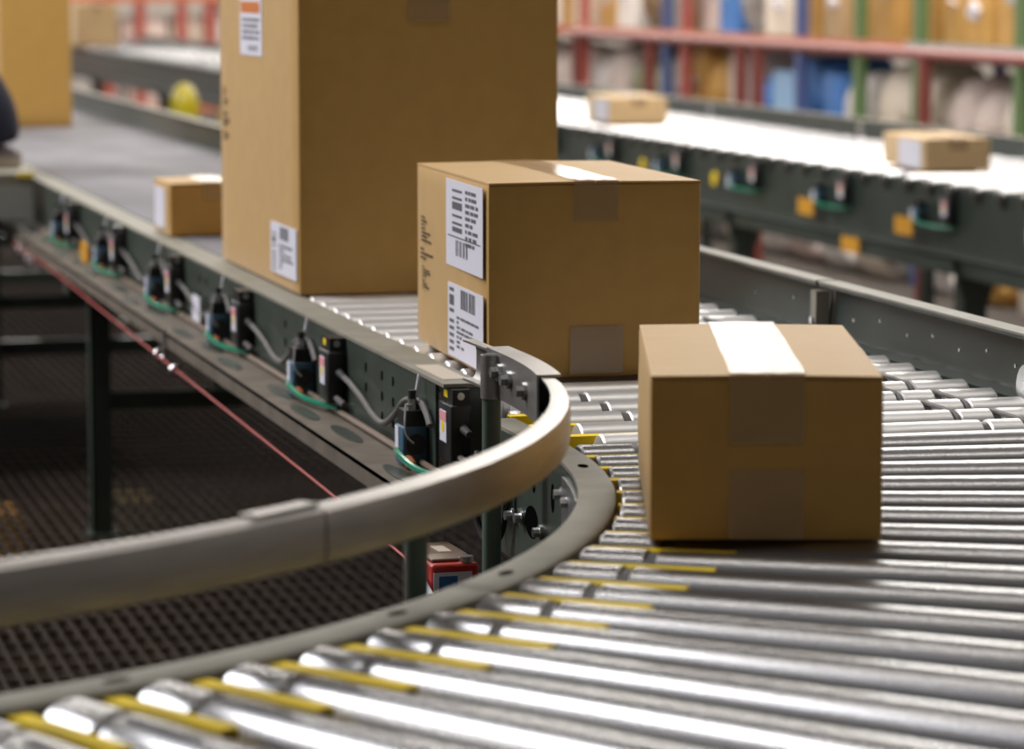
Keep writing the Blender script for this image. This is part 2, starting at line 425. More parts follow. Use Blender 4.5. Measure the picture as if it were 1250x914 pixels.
# ------------------------------------------------------------------ curved conveyor
CX, CY = -.272, 3.037
RI0, RI1, RO = 1.104, 1.137, 1.85
curve = thing('curved_roller_conveyor', (CX, CY, FLOOR), 'curved conveyor section with tapered steel rollers fanning around the bend', 'conveyor')
def pol(r, deg, z=0): return (CX + r * math.cos(R(deg)), CY + r * math.sin(R(deg)), z)
def arc_frames(r, a0, a1, n, z=0, cx=CX, cy=CY):
    out = []
    for i in range(n + 1):
        a = R(a0 + (a1 - a0) * i / n)
        out.append(((cx + r * math.cos(a), cy + r * math.sin(a), z), (math.cos(a), math.sin(a), 0), (0, 0, 1)))
    return out
fr = [((CX, 3.22, 0), (1, 0, 0), (0, 0, 1))] + arc_frames(0, 0, -97, 64)
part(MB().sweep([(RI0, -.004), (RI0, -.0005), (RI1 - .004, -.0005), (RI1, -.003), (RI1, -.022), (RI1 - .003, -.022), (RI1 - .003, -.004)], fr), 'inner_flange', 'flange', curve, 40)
part(MB().sweep([(RI0, -.125), (RI0, -.004), (RI0 + .004, -.004), (RI0 + .004, -.125)], fr), 'inner_web', 'green', curve, 40)
part(MB().sweep([(RI0, -.128), (RI0, -.125), (RI1 - .003, -.125), (RI1 - .003, -.128)], fr), 'inner_ledge', 'green', curve, 40)
fo = arc_frames(0, -6, -97, 48)
part(MB().sweep(GP, [((XR + .036, 3.226, 0), (1, 0, 0), (0, 0, 1)), ((CX + RO + .028, 3.02, 0), (1, 0, 0), (0, 0, 1)), (pol(RO + .028, -6), (1, 0, 0), (0, 0, 1))]), 'flared_guard', 'dgreen', curve, 40)
part(MB().sweep([(RO + .028 + a, b) for a, b in GP], fo), 'outer_guard', 'dgreen', curve, 40)
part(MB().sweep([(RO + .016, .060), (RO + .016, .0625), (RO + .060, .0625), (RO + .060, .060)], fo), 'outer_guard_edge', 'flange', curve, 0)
part(MB().sweep([(RO + .03, -.2), (RO + .03, -.08), (RO + .034, -.08), (RO + .034, -.2)], fo), 'outer_web', 'dgreen', curve, 40)
# flange holes
fh = oval(14, .011, .005, .0006).mesh('flange_hole', 'void', 0)
for a in (-8, -36.5, -45.5, -60, -75): adopt(inst('flange_hole', fh, None, pol((RI0 + RI1) / 2 - .001, a, -.0008), (0, 0, R(a + 90))), curve)
# tapered rollers
LC = RO - RI1 - .010
q0, q1 = .0272, .0272 * (RO / RI1) * .95
tp = roller_profile(LC, q0, q1, (.058,))
# tapered, so the axle dips outwards and the top edge stays level
mb = MB().lathe((0, 0, 0), (LC, 0, 0), tp, 26, ring=(.058,)); mb.cyl((-.01, 0, 0), (0, 0, 0), .006, n=8); mb.cyl((LC, 0, 0), (LC + .01, 0, 0), .006, n=8)
cur_me = mb.mesh('tapered_roller', ['roller', 'cable'], 30)
tilt = math.asin((q1 - q0) / LC)
band_w = .0026
angs = [-1.2 - 3.62 * i for i in range(27)]
for i, a in enumerate(angs):
    o = inst('tapered_roller', cur_me, None, pol(RI1 + .004, a, -q0)); o.rotation_mode = 'ZYX'
    o.rotation_euler = (R(53 * i), tilt, R(a)); o.rotation_mode = 'XYZ'
    o.rotation_euler = (Matrix.Rotation(R(a), 3, 'Z') @ Matrix.Rotation(tilt, 3, 'Y') @ Matrix.Rotation(R(53 * i), 3, 'X')).to_euler()
    adopt(o, curve)
# yellow finger guards between the rollers at the inner side
mb = MB()
mb.sweep([(-.0095, 0), (-.0095, .0015), (.0085, .0015), (.0085, -.020), (.0095, -.020), (.0095, 0)], [((t, 0, 0), (0, 1, 0), (0, 0, 1)) for t in (0, .04, .115, .118)])
mb2 = MB().sweep([(-.008, -.024), (-.008, 0), (.008, 0), (.008, -.024), (.0068, -.024), (.0068, -.0012), (-.0068, -.0012), (-.0068, -.024)], [((t, 0, 0), (0, 1, 0), (0, 0, 1)) for t in (0, .118)])
fg_me = mb2.mesh('finger_guard', 'yellow', 0)
for i in range(len(angs) - 1):
    a = (angs[i] + angs[i + 1]) / 2
    adopt(inst('finger_guard', fg_me, None, pol(RI1 + .002, a, -.0062), (0, 0, R(a))), curve)
for yy in (3.12, 3.20, 3.28):
    adopt(inst('finger_guard', fg_me, None, (XO - .035, yy, -.0065)), curve)
# legs of the bend
for a in (-4, -40, -80):
    for r in (RI1 - .015, RO + .05):
        p = pol(r, a); part(MB().box(p[0] - .018, p[0] + .018, p[1] - .018, p[1] + .018, FLOOR, -.10), 'leg', 'green', curve, 0)
# inside of the bend: plates, bolts, oval hole, wires
def web_pt(a, z, off=0): return pol(RI0 - off, a, z)
def web_bolt(a, z, r=.0048, mat_='zinc', name='bolt'):
    p, q = web_pt(a, z, 0), web_pt(a, z, .009); m = MB().cyl(p, web_pt(a, z, .003), r * 1.5, n=16); m.cyl(p, q, r, n=8)
    return part(m, name, mat_, curve)
for a, z in ((-6.9, -.030), (-9.4, -.030), (3.6, -.082), (2.0, -.080), (-1.6, -.083), (-16, -.06), (-19, -.06)): web_bolt(a, z)
def web_hole(a, z, ry, rz):
    n = 18; m = MB(); c = Vector(web_pt(a, z, .0006)); rad = Vector((math.cos(R(a)), math.sin(R(a)), 0)); tan = Vector((-math.sin(R(a)), math.cos(R(a)), 0))
    P = [c + tan * (ry * math.cos(2 * math.pi * i / n)) + Vector((0, 0, rz * math.sin(2 * math.pi * i / n))) for i in range(n)]
    m.add(P + [p + rad * .002 for p in P], [tuple(range(n))] + [(i, (i + 1) % n, n + (i + 1) % n, n + i) for i in range(n)])
    return part(m, 'web_hole', 'void', curve, 0)
web_hole(.3, -.079, .024, .016); web_hole(-4.15, -.042, .007, .014); web_hole(-.1, -.040, .005, .009); web_hole(4.6, -.05, .006, .009); web_hole(-13, -.1, .006, .008)
m = MB(); n0 = arc_frames(0, -7.4, -15, 8); m.sweep([(RI0 - .003, -.110), (RI0 - .003, -.012), (RI0 - .0002, -.012), (RI0 - .0002, -.110)], n0); part(m, 'splice_plate', 'zinc', curve, 40)

part(MB().tube(curved([(.815, 3.19, -.03), (.806, 3.17, -.06), (.808, 3.16, -.10), (.815, 3.14, -.115), (.822, 3.12, -.10), (.824, 3.11, -.05)]), .0035, 8), 'wire_loop', 'rubber', curve)
adopt(rbox('junction_block', .806, .8305, 3.135, 3.175, -.085, -.045, .002, 'black'), curve)

# ------------------------------------------------------------------ aluminium guard rail following the bend
gx, gy, gr = -.312, 3.0, 1.122
gd = thing('guard_rail', (gx + gr, gy, FLOOR), 'bent aluminium guard rail curving along the inside of the bend', 'guard rail')
C_ = [(-.014, .048), (-.003, .048), (.002, .051), (.0035, .058), (.0035, .079), (.002, .086), (-.003, .089), (-.014, .089), (-.014, .0868), (-.004, .0866), (-.0012, .083), (0, .077), (0, .059), (-.0012, .053), (-.004, .0502), (-.014, .0502)]
SPLIT = -47.5
fa = [((gx - .004, gy + .115, 0), (1, .04, 0), (0, 0, 1))] + arc_frames(0, 0, SPLIT, 44, cx=gx, cy=gy)
part(MB().sweep([(gr + a, b) for a, b in C_], fa), 'rail_section', 'alu', gd, 40)
fb = arc_frames(0, SPLIT - .22, -100, 48, cx=gx, cy=gy)
part(MB().sweep([(gr + .0015 + a, b + .001) for a, b in C_], fb), 'rail_section', 'alu', gd, 40)
# black liner inside the channel
part(MB().sweep([(gr - .006, .0494), (gr - .006, .0864), (gr - .0045, .0864), (gr - .0045, .0494)], arc_frames(0, -1, -97, 60, cx=gx, cy=gy)), 'rail_liner', 'alu_in', gd, 40)
# sleeve over the joint
part(MB().sweep([(gr - .017, .0903), (gr - .017, .0925), (gr - .001, .0925), (gr - .001, .0903)], arc_frames(0, SPLIT - .2, SPLIT - 3.6, 6, cx=gx, cy=gy)), 'joint_sleeve', 'alu', gd, 40)
# splice bracket with bolts at the start of the bend
br = [((gx, gy + .065, 0), (1, 0, 0), (0, 0, 1))] + arc_frames(0, 0, -8.6, 8, cx=gx, cy=gy)
part(MB().sweep([(gr - .018, .046), (gr - .018, .0915), (gr + .004, .0920), (gr + .004, .0895), (gr - .0158, .0892), (gr - .0158, .046)], br), 'splice_bracket', 'alu', gd, 40)
def gbolt(y, z):
    a = math.asin((y - gy) / gr) if y < gy else 0
    xx = gx + (gr - .018) * math.cos(a)
    m = MB().cyl((xx, y, z), (xx - .004, y, z), .0085, n=16); m.cyl((xx - .004, y, z), (xx - .010, y, z), .0055, n=6); return part(m, 'bolt', 'zinc', gd)
gbolt(3.012, .073); gbolt(2.975, .070); gbolt(2.905, .068)
# clamp around the post
def post(x, y, ztop, zbot=FLOOR):
    m = MB().cyl((x, y, zbot), (x, y, ztop), .0092, n=18); return part(m, 'post', 'postgreen', gd)
PX, PY = gx + gr - .022, 3.03
post(PX, PY, .046)
m = MB(); m.cyl((PX, PY, .046), (PX, PY, .088), .0108, n=20); m.box(PX, PX + .014, PY - .0035, PY + .0035, .050, .086); part(m, 'post_clamp', 'alu', gd)
part(MB().cyl((PX, PY, .0882), (PX, PY, .0886), .0085, n=16), 'clamp_bore', 'black', gd)
for a in (-39.2, -75):
    p = pol(1.068, a); post(p[0], p[1], .060)
    q = pol(1.10, a); part(MB().tube([(p[0], p[1], .056), (q[0], q[1], .058)], .006, 8), 'post_arm', 'alu', gd)

# ------------------------------------------------------------------ red control box on its shelf inside the bend
shelf = thing('equipment_shelf', (.82, 3.33, FLOOR), 'low green shelf standing inside the bend under the red box', 'shelf')
part(MB().box(.755, .875, 3.25, 3.42, -.240, -.236), 'shelf_plate', 'green', shelf, 0)
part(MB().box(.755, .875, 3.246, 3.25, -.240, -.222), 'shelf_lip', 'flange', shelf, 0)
for (x, y) in ((.765, 3.26), (.865, 3.26), (.765, 3.41), (.865, 3.41)): part(MB().box(x - .008, x + .008, y - .008, y + .008, FLOOR, -.240), 'shelf_leg', 'green', shelf, 0)
rb = thing('control_box', (.812, 3.335, -.2355), 'small red box with brown lid and blue and white sticker under the bend', 'control box', R(2))
def local(mb, name, mats, p, smooth=35): return mb.build(name, mats, p, smooth)
rbox('body', -.026, .026, -.055, .055, 0, .075, .004, 'red', rb)
rbox('lid', -.023, .023, -.045, .055, .0748, .079, .0015, 'brown', rb)
local(MB().box(-.004, .010, -.005, .03, .079, .0794), 'lid_sticker', 'sole', rb, 0)
local(MB().cyl((.014, -.046, .075), (.014, -.046, .081), .008, n=14), 'cap_nut', 'zinc', rb)
local(MB().box(-.024, .018, -.0556, -.055, .004, .066), 'sticker', 'label', rb, 0)
local(MB().box(-.018, .002, -.0562, -.0556, .010, .062), 'sticker_print', 'g_blue_print', rb, 0)
local(MB().box(-.0264, -.0258, -.045, .03, .008, .05), 'side_sticker', 'label', rb, 0)

# ------------------------------------------------------------------ red pull cord with eye hooks
pc = thing('pull_cord', (.78, 5, FLOOR), 'thin red emergency pull cord stretched below the near rail', 'cord')
cp = [(.785, 7.15, -.128), (.782, 6.47, -.126), (.78, 5.02, -.143), (.78, 3.77, -.158), (.78, 3.36, -.168)]
part(MB().tube(cp, .0016, 6), 'cord', 'cord', pc)
part(MB().tube([(.78, 3.36, -.168), (.775, 3.33, -.172), (.78, 3.30, -.178), (.785, 3.33, -.172), (.78, 3.36, -.168)], .0022, 6), 'cord_loop', 'cord', pc)
part(MB().cyl((.78, 3.30, -.178), (.78, 3.25, -.19), .005, n=10), 'cord_clip', 'label', pc)
for yh, zc in ((5.05, -.142), (6.95, -.13)):
    m = MB().tube([(.7875, yh + .012, -.098), (.7875, yh + .012, zc + .02), (.786, yh + .012, zc + .010)], .0032, 8)
    ring = [(.779 + .007 * math.cos(t), yh + .012 + .004 * math.cos(t), zc + .004 + .008 * math.sin(t)) for t in [2 * math.pi * i / 14 for i in range(14)]]
    m.tube(ring, .0025, 6, closed=True); part(m, 'eye_hook', 'zinc', pc)
    m = MB(); ring = [(.780 + .007 * math.cos(t), yh - .14, zc - .004 + .007 * math.sin(t)) for t in [2 * math.pi * i / 14 for i in range(14)]]
    m.tube(ring, .0028, 6, closed=True); part(m, 'cord_ring', 'zinc', pc)

# ------------------------------------------------------------------ cartons
def bulged(w, d, h, b, n=10, bev=.003):
    """carton body: a box with gently bulging sides and softened edges"""
    bm = bmesh.new(); bmesh.ops.create_cube(bm, size=1)
    bmesh.ops.subdivide_edges(bm, edges=bm.edges, cuts=n, use_grid_fill=True)
    for v in bm.verts:
        x, y, z = v.co * 2
        fx, fy, fz = (1 - x * x), (1 - y * y), (1 - z * z)
        dx = (abs(x) > .99) * fy * fz * b * math.copysign(1, x); dy = (abs(y) > .99) * fx * fz * b * math.copysign(1, y)
        dz = (z > .99) * fx * fy * b * .3
        v.co = Vector((x * w / 2 + dx, (y + 1) * d / 2 + dy, (z + 1) * h / 2 + dz))
    ed = [e for e in bm.edges if len(e.link_faces) == 2 and e.calc_face_angle(0) > 1]
    bmesh.ops.bevel(bm, geom=ed, offset=bev, segments=2, profile=.5, affect='EDGES')
    me = bpy.data.meshes.new('body'); bm.to_mesh(me); bm.free(); me.shade_smooth(); me.set_sharp_from_angle(angle=R(40)); return me
def carton(loc, rz, w, d, h, label, mats='card', bulge=.002, tape=.03, flaps=True, tail=.03, group=None, name='carton'):
    """origin: middle of the bottom front edge"""
    t = thing(name, loc, label, 'box', rz, group)
    me = bulged(w, d, h - (.003 if flaps else 0), bulge); me.materials.append(M[mats]); inst('body', me, t)
    if flaps:
        for s in (-1, 1):
            # top flap: hinged on the side edge, meets its partner in the middle, sags a little along the seam
            m = MB(); n = 8; vs, fs = [], []
            for j in range(n + 1):
                for i in range(n + 1):
                    u, v = i / n, j / n
                    xx = s * (w / 2 - .0005) + (-s * (w / 2 - .0015)) * u; yy = -.0012 + (d + .0024) * v
                    zz = h - .003 + .0032 + bulge * .6 * math.sin(u * math.pi * .8) * math.sin(v * math.pi) - .0012 * (1 - u)
                    vs += [(xx, yy, zz)]
            nn = len(vs); vs += [(x, y, z - .0026) for x, y, z in vs]
            W = n + 1
            for j in range(n):
                for i in range(n):
                    a = j * W + i; fs += [(a, a + 1, a + W + 1, a + W), (nn + a, nn + a + W, nn + a + W + 1, nn + a + 1)]
            for i in range(n):
                fs += [(i, nn + i, nn + i + 1, i + 1), (n * W + i, n * W + i + 1, nn + n * W + i + 1, nn + n * W + i), (i * W, (i + 1) * W, nn + (i + 1) * W, nn + i * W), (i * W + n, nn + i * W + n, nn + (i + 1) * W + n, (i + 1) * W + n)]
            m.add(vs, fs); m.build('top_flap', mats, t, 30)
    if tape:
        m = MB(); pts = []
        n = 14
        for j in range(n + 1):
            v = j / n; pts.append((0, -.002 + (d + .004) * v, h + .0012 + bulge * .35 * math.sin(v * math.pi)))
        fy = lambda z: -bulge * max(0, 1 - (2 * z / h - 1) ** 2) - .0016
        path = [(0, fy(h - tail * q), h - tail * q) for q in (1, .75, .5, .25)] + [(0, -.0030, h - .002)] + pts + [(0, d + .003, h - .003), (0, d + .003, h - tail)]
        # crumpled: small offsets across the strip
        K = 7; vs = []
        rnd = random.Random(len(label))
        for q, p in enumerate(path):
            for k in range(K):
                u = k / (K - 1) - .5
                wob = rnd.uniform(-.0006, .0006) * (2.6 if 5 <= q <= 7 else 1)
                on_top = 5 <= q < len(path) - 2
                vs.append((u * tape + rnd.uniform(-.0008, .0008) * (abs(u) == .5), p[1] + (0 if on_top else -abs(wob) * (1 if q < 5 else -1)), p[2] + (abs(wob) if on_top else 0)))
        fs = [(q * K + k, q * K + k + 1, (q + 1) * K + k + 1, (q + 1) * K + k) for q in range(len(path) - 1) for k in range(K - 1)]
        m.add(vs, fs); m.build('tape', 'tape', t, 60)
    return t
def face_side(t, w, y0, y1, z0, z1, bulge=0):
    """label on the left (-x) face, as a thin sheet"""
    return MB().box(-w / 2 - bulge - .0008, -w / 2 - bulge, y0, y1, z0, z1).build('shipping_label', 'label', t, 0)
def print_on(lab, w, y0, y1, z0, z1, items, bulge=0, m='ink'):
    mb = MB(); x = -w / 2 - bulge - .0008
    for (a, b, c, d) in items:     # fractions from the front/top corner of the label
        mb.box(x - .0003, x, y0 + (y1 - y0) * a, y0 + (y1 - y0) * b, z1 - (z1 - z0) * d, z1 - (z1 - z0) * c)
    return tag(mb.build('label_print', m, lab, 0), kind='stuff')

def bars(a0, a1, c, d, n, seed=1, horiz=False):
    rnd = random.Random(seed); out = []; 
    tot = 0; segs = []
    while tot < 1:
        wv = rnd.choice((1, 1, 2, 3)) / n / 2; gp = rnd.choice((1, 1, 2)) / n / 2
        segs.append((tot, min(1, tot + wv))); tot += wv + gp
    for s, e in segs:
        if horiz: out.append((a0, a1, c + (d - c) * s, c + (d - c) * e))
        else: out.append((a0 + (a1 - a0) * s, a0 + (a1 - a0) * e, c, d))
    return out
def textlines(a0, a1, c, d, n, seed=2):
    rnd = random.Random(seed); out = []
    for i in range(n):
        z = c + (d - c) * i / n; x = a1
        while x > a0 + .05:
            L = rnd.uniform(.04, .14); out.append((max(a0, x - L), x, z, z + (d - c) / n * .55)); x -= L + rnd.uniform(.015, .04)
            if rnd.random() < .12: break
    return out

# middle carton (behind the nearest one)
W2, D2, H2 = .246, .412, .2205
c2 = carton((1.0375, 3.526, .0006), R(-2.2), W2, D2, H2, 'middle carton, cube-like, two white labels on its side, taped top', 'card', .0035, .052, tail=.045)
def L2(z0, z1, y0, y1): return y0, y1, z0, z1
y0, y1 = .012, .215
lab = face_side(c2, W2, y0, y1, .112, .213, .0032)
print_on(lab, W2, y0, y1, .112, .213, bars(.55, .82, .10, .62, 9, 3, True) + textlines(.12, .46, .08, .75, 9, 4) + bars(.40, .72, .68, .86, 8, 5, False) + [(.06, .94, .64, .655)], .0032)
y0, y1 = .010, .205
lab = face_side(c2, W2, y0, y1, .006, .092, .0032)
print_on(lab, W2, y0, y1, .006, .092, bars(.22, .62, .04, .30, 12, 6) + bars(.82, .95, .06, .92, 9, 8, True) + textlines(.12, .74, .42, .88, 7, 9), .0032)
m = MB(); x = -W2 / 2 - .0030
for (ya, yb, za, zb, n, s) in ((.31, .37, .125, .158, 7, 1), (.27, .375, .103, .119, 3, 2), (.318, .365, .066, .097, 9, 3)):
    for (a, b, c, d) in textlines(0, 1, 0, 1, n, s): m.box(x - .0004, x, ya + (yb - ya) * a, ya + (yb - ya) * b, zb - (zb - za) * d, zb - (zb - za) * c)
tag(m.build('side_print', 'ink_soft', c2, 0), kind='stuff')
MB().box(-.03, .032, -.0040, -.0034, .004, .058).build('bottom_tape', 'tape', c2, 0)

# nearest carton, on the bend
W3, D3, H3 = .186, .385, .1335
c3 = carton((.8645, 2.452, .0006), R(-15.8), W3, D3, H3, 'nearest carton, small, on the bend, with crumpled shiny tape on top', 'card_b', .004, .060, tail=.055)
m = MB(); vs = []; K = 12; rnd = random.Random(5)
for j in range(K + 1):
    for i in range(K + 1): vs.append((-.030 + .060 * i / K, -.0044 - rnd.uniform(0, .0010), .002 + .056 * j / K))
m.add(vs, [(j * (K + 1) + i, j * (K + 1) + i + 1, (j + 1) * (K + 1) + i + 1, (j + 1) * (K + 1) + i) for j in range(K) for i in range(K)])
m.build('bottom_tape', 'tape', c3, 60)

# tall carton behind
W1, D1, H1 = .379, .635, .52
c1 = carton((1.0895, 4.538, .0006), 0, W1, D1, H1, 'tallest carton, standing on the conveyor behind the middle carton', 'card', .002, .06, tail=.135)
y0, y1 = .012, .205
lab = face_side(c1, W1, y0, y1, .018, .092, .0016)
print_on(lab, W1, y0, y1, .018, .092, bars(.30, .62, .05, .30, 10, 6) + bars(.80, .93, .20, .95, 9, 8, True) + textlines(.12, .66, .40, .92, 6, 9), .0016)
y0, y1 = .262, .440
lab = face_side(c1, W1, y0, y1, .330, .426, .0018)
print_on(lab, W1, y0, y1, .330, .426, textlines(.1, .9, .42, .80, 4, 12) + bars(.2, .7, .84, .93, 8, 2), .0018)
print_on(lab, W1, y0, y1, .330, .426, [(.08, .96, .16, .34)], .0018, 'orange')
m = MB(); x = -W1 / 2 - .0014
for (ya, yb, za, zb, n, s) in ((.55, .60, .245, .275, 6, 1), (.545, .605, .212, .240, 6, 2), (.555, .60, .19, .208, 4, 3)):
    for (a, b, c, d) in textlines(0, 1, 0, 1, n, s): m.box(x - .0004, x, ya + (yb - ya) * a, ya + (yb - ya) * b, zb - (zb - za) * d, zb - (zb - za) * c)
tag(m.build('side_print', 'ink_soft', c1, 0), kind='stuff')

# small carton on the belt
cs = carton((.972, 5.633, .0003), 0, .165, .18, .0925, 'small low carton on the grey belt behind the tallest carton', 'card', .0015, .05, tail=.03)
face_side(cs, .165, .05, .16, .01, .08, .0012)
# far carton at the top left on the belt
carton((1.155, 9.827, .0003), 0, .212, .32, .47, 'tall carton far up the grey belt at the left edge', 'card', .002, .05, tail=.05)

# ------------------------------------------------------------------ far conveyor
FX0, FX1, FZ = 3.125, 3.715, -.05
far = thing('far_roller_conveyor', (3.42, 12, FLOOR), 'second dark green roller conveyor farther away in front of the red railing', 'conveyor')
FY0, FY1 = 4.6, 25
part(MB().box(FX0, FX0 + .004, FY0, FY1, FZ - .185, FZ - .012), 'rail_web', 'dgreen', far, 0)
m = MB(); m.box(FX0 - .035, FX0 + .004, FY0, FY1, FZ - .190, FZ - .185); m.box(FX0 - .035, FX0 - .031, FY0, FY1, FZ - .225, FZ - .185); part(m, 'rail_ledge', 'dgreen', far, 0)
part(MB().box(FX1 + .01, FX1 + .016, FY0, FY1, FZ - .15, FZ + .048), 'guard_panel', 'dgreen', far, 0)
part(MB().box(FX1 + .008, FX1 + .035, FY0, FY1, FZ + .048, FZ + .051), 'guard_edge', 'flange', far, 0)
LF = FX1 - FX0 + .012
m = MB().lathe((0, 0, 0), (LF, 0, 0), [(0, .014), (.002, .022), (.004, .024), (LF - .004, .024), (LF - .002, .022), (LF, .014)], 14)
far_me = m.mesh('roller', 'roller', 40)
yy = FY0 + .05
while yy < FY1:
    adopt(inst('roller', far_me, None, (FX0 - .010, yy, FZ - .024)), far); yy += .15
for i in range(-2, 14):
    yc = 6.75 + .72 * i
    e = sensor(yc, FX0, FZ - .02, far, full=False)
    if i in (1, 2): part(MB().box(FX0 - .04, FX0 - .038, yc + .20, yc + .32, FZ - .15, FZ - .105), 'amber_tag', 'amber', far, 0)
    if i in (0, 2): part(MB().box(FX0 - .04, FX0 - .038, yc - .15, yc - .02, FZ - .225, FZ - .185), 'amber_tag', 'amber', far, 0)
    if i in (3, 4): part(MB().cyl((FX0 - .03, yc + .35, FZ - .10), (FX0 - .034, yc + .35, FZ - .10), .022, n=16), 'yellow_tag', 'yellow', far, 0)
clipm = MB().box(0, -.004, -.02, .02, -.04, .04).mesh('guard_clip', 'zinc', 0)
for yy in (8.2, 9.7, 11.2, 12.7): adopt(inst('guard_clip', clipm, None, (FX1 + .010, yy, FZ)), far)
for yl in (7.38, 9.1, 11.2, 14, 17, 20, 23):
    m = MB(); m.box(FX0 - .02, FX0 + .04, yl - .003, yl + .003, FLOOR, FZ - .19); m.box(FX0 - .02, FX0 - .015, yl, yl + .06, FLOOR, FZ - .19)
    m.add([(FX0 - .055, yl - .004, FZ - .19), (FX0 + .075, yl - .004, FZ - .19), (FX0 + .045, yl - .004, FZ - .29), (FX0 - .02, yl - .004, FZ - .29),
           (FX0 - .055, yl + .004, FZ - .19), (FX0 + .075, yl + .004, FZ - .19), (FX0 + .045, yl + .004, FZ - .29), (FX0 - .02, yl + .004, FZ - .29)],
          [(0, 1, 2, 3), (7, 6, 5, 4), (0, 4, 5, 1), (1, 5, 6, 2), (2, 6, 7, 3), (3, 7, 4, 0)])
    part(m, 'leg', 'dgreen', far, 0)
    part(MB().box(FX1 - .02, FX1 + .012, yl - .02, yl + .02, FLOOR, FZ - .06), 'leg', 'dgreen', far, 0)
    for dx in (-.012, .03): part(MB().cyl((FX0 + dx, yl - .004, FZ - .205), (FX0 + dx, yl - .014, FZ - .205), .008, n=8), 'bolt', 'zinc', far)
# cartons riding on it
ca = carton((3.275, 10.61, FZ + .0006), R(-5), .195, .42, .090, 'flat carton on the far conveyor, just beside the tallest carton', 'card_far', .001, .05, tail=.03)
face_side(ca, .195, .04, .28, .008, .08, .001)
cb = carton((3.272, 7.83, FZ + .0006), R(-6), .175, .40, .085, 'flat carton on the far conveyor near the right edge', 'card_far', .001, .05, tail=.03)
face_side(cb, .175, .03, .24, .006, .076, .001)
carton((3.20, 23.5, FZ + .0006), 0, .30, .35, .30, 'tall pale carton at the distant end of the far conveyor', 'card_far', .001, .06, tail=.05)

# ------------------------------------------------------------------ red railing
rl = thing('red_railing', (4.12, 12, FLOOR), 'red painted steel railing behind the far conveyor', 'railing')
part(MB().tube([(4.12, 5.5, .19), (4.12, 14.4, .19)], .021, 12), 'top_rail', 'railred', rl)
part(MB().tube([(4.12, 5.5, -.22), (4.12, 14.4, -.22)], .018, 12), 'mid_rail', 'railred', rl)
for yp in (5.6, 7.0, 8.5, 10.15, 11.82, 12.02, 13.2, 14.3): part(MB().cyl((4.12, yp, FLOOR), (4.12, yp, .19), .024, n=12), 'rail_post', 'railred', rl)

# ------------------------------------------------------------------ storage rack with goods, parallel to the conveyors
RX0, RX1 = 4.85, 5.75
rack = thing('storage_rack', (5.3, 14, FLOOR), 'long storage rack full of cartons and bags behind the red railing', 'rack')
LV = [-.60, -.24, .185]
UP = [(8.4, 'up_green'), (10.2, 'up_green'), (11.02, 'up_green'), (12.0, 'up_green'), (12.65, 'up_green'), (13.35, 'up_blue'), (14.95, 'up_red'), (15.25, 'up_blue'), (16.7, 'up_red'), (18.6, 'up_green'), (20.5, 'up_green')]
M['up_green'] = mat('rack_green', (.10, .17, .06), .5); M['up_blue'] = mat('rack_blue', (.06, .09, .24), .5); M['up_red'] = mat('rack_red', (.36, .07, .05), .5)
M['shelf_red'] = mat('shelf_edge_red', (.55, .16, .08), .5); M['shelf_grey'] = mat('shelf_edge_grey', (.42, .38, .36), .5)
for y, mm in UP:
    for x in (RX0 - .02, RX1): part(MB().box(x, x + .04, y - .035, y + .035, FLOOR, 1.3), 'upright', mm, rack, 0)
for z in LV:
    part(MB().box(RX0, RX1, 8.3, 21, z - .03, z), 'shelf_board', 'panel', rack, 0)
    part(MB().box(RX0 - .03, RX0, 12.1, 21, z - .05, z + .004), 'shelf_beam', 'shelf_red' if z > 0 else 'panel', rack, 0)
    part(MB().box(RX0 - .03, RX0, 8.3, 12.09, z - .05, z + .004), 'shelf_beam', 'shelf_grey' if z > 0 else 'panel', rack, 0)
cols = dict(
    amber=(.60, .33, .085), tan=(.56, .38, .20), cream=(.80, .70, .58), white=(.86, .80, .76), pinkish=(.74, .60, .54), blue=(.09, .26, .66), sky=(.36, .58, .86), brown=(.22, .13, .06), grey=(.36, .33, .31), navy=(.03, .05, .16), olive=(.26, .25, .14))
for k, c in cols.items(): M['g_' + k] = mat('goods_' + k, c, .6, noise=.12, scale=7)
WORD = dict(amber='amber', tan='tan', cream='cream', white='white', pinkish='pale pink', blue='bright blue', sky='sky blue', brown='brown', grey='grey', navy='navy', olive='olive')
ORD = ['first', 'second', 'third', 'fourth', 'fifth', 'sixth', 'seventh', 'eighth', 'ninth', 'tenth', 'eleventh', 'twelfth', 'thirteenth', 'fourteenth', 'fifteenth', 'sixteenth', 'seventeenth', 'eighteenth', 'nineteenth', 'twentieth']
def sack(w, d, h, seed):
    bm = bmesh.new(); bmesh.ops.create_cube(bm, size=1); bmesh.ops.subdivide_edges(bm, edges=bm.edges, cuts=5, use_grid_fill=True)
    rnd = random.Random(seed)
    for v in bm.verts:
        x, y, z = v.co * 2; q = 1 - .28 * (abs(z) ** 3)
        x *= q * (1 - .12 * y * y); y *= q * (1 - .12 * x * x); zz = (z + 1) / 2
        zz -= .12 * (x * x + y * y) * (z > 0)
        v.co = Vector((x * w / 2 + rnd.uniform(-.006, .006), y * d / 2 + rnd.uniform(-.006, .006), max(0, zz * h + (rnd.uniform(-.006, .006) if zz > .1 else 0))))
    me = bpy.data.meshes.new('sack'); bm.to_mesh(me); bm.free(); me.shade_smooth(); return me
goods = []      # (y, level, kind, colour, depth along y, height)
rnd = random.Random(11)
def fill(level, y0, y1, colours, kinds, hmin, hmax):
    y = y0; out = []
    while y < y1:
        dy = rnd.uniform(.24, .40); c = colours(y); k = kinds(y)
        out.append((y + dy / 2, level, k, c, dy * .96, rnd.uniform(hmin, hmax))); y += dy + rnd.uniform(.0, .06)
    return out
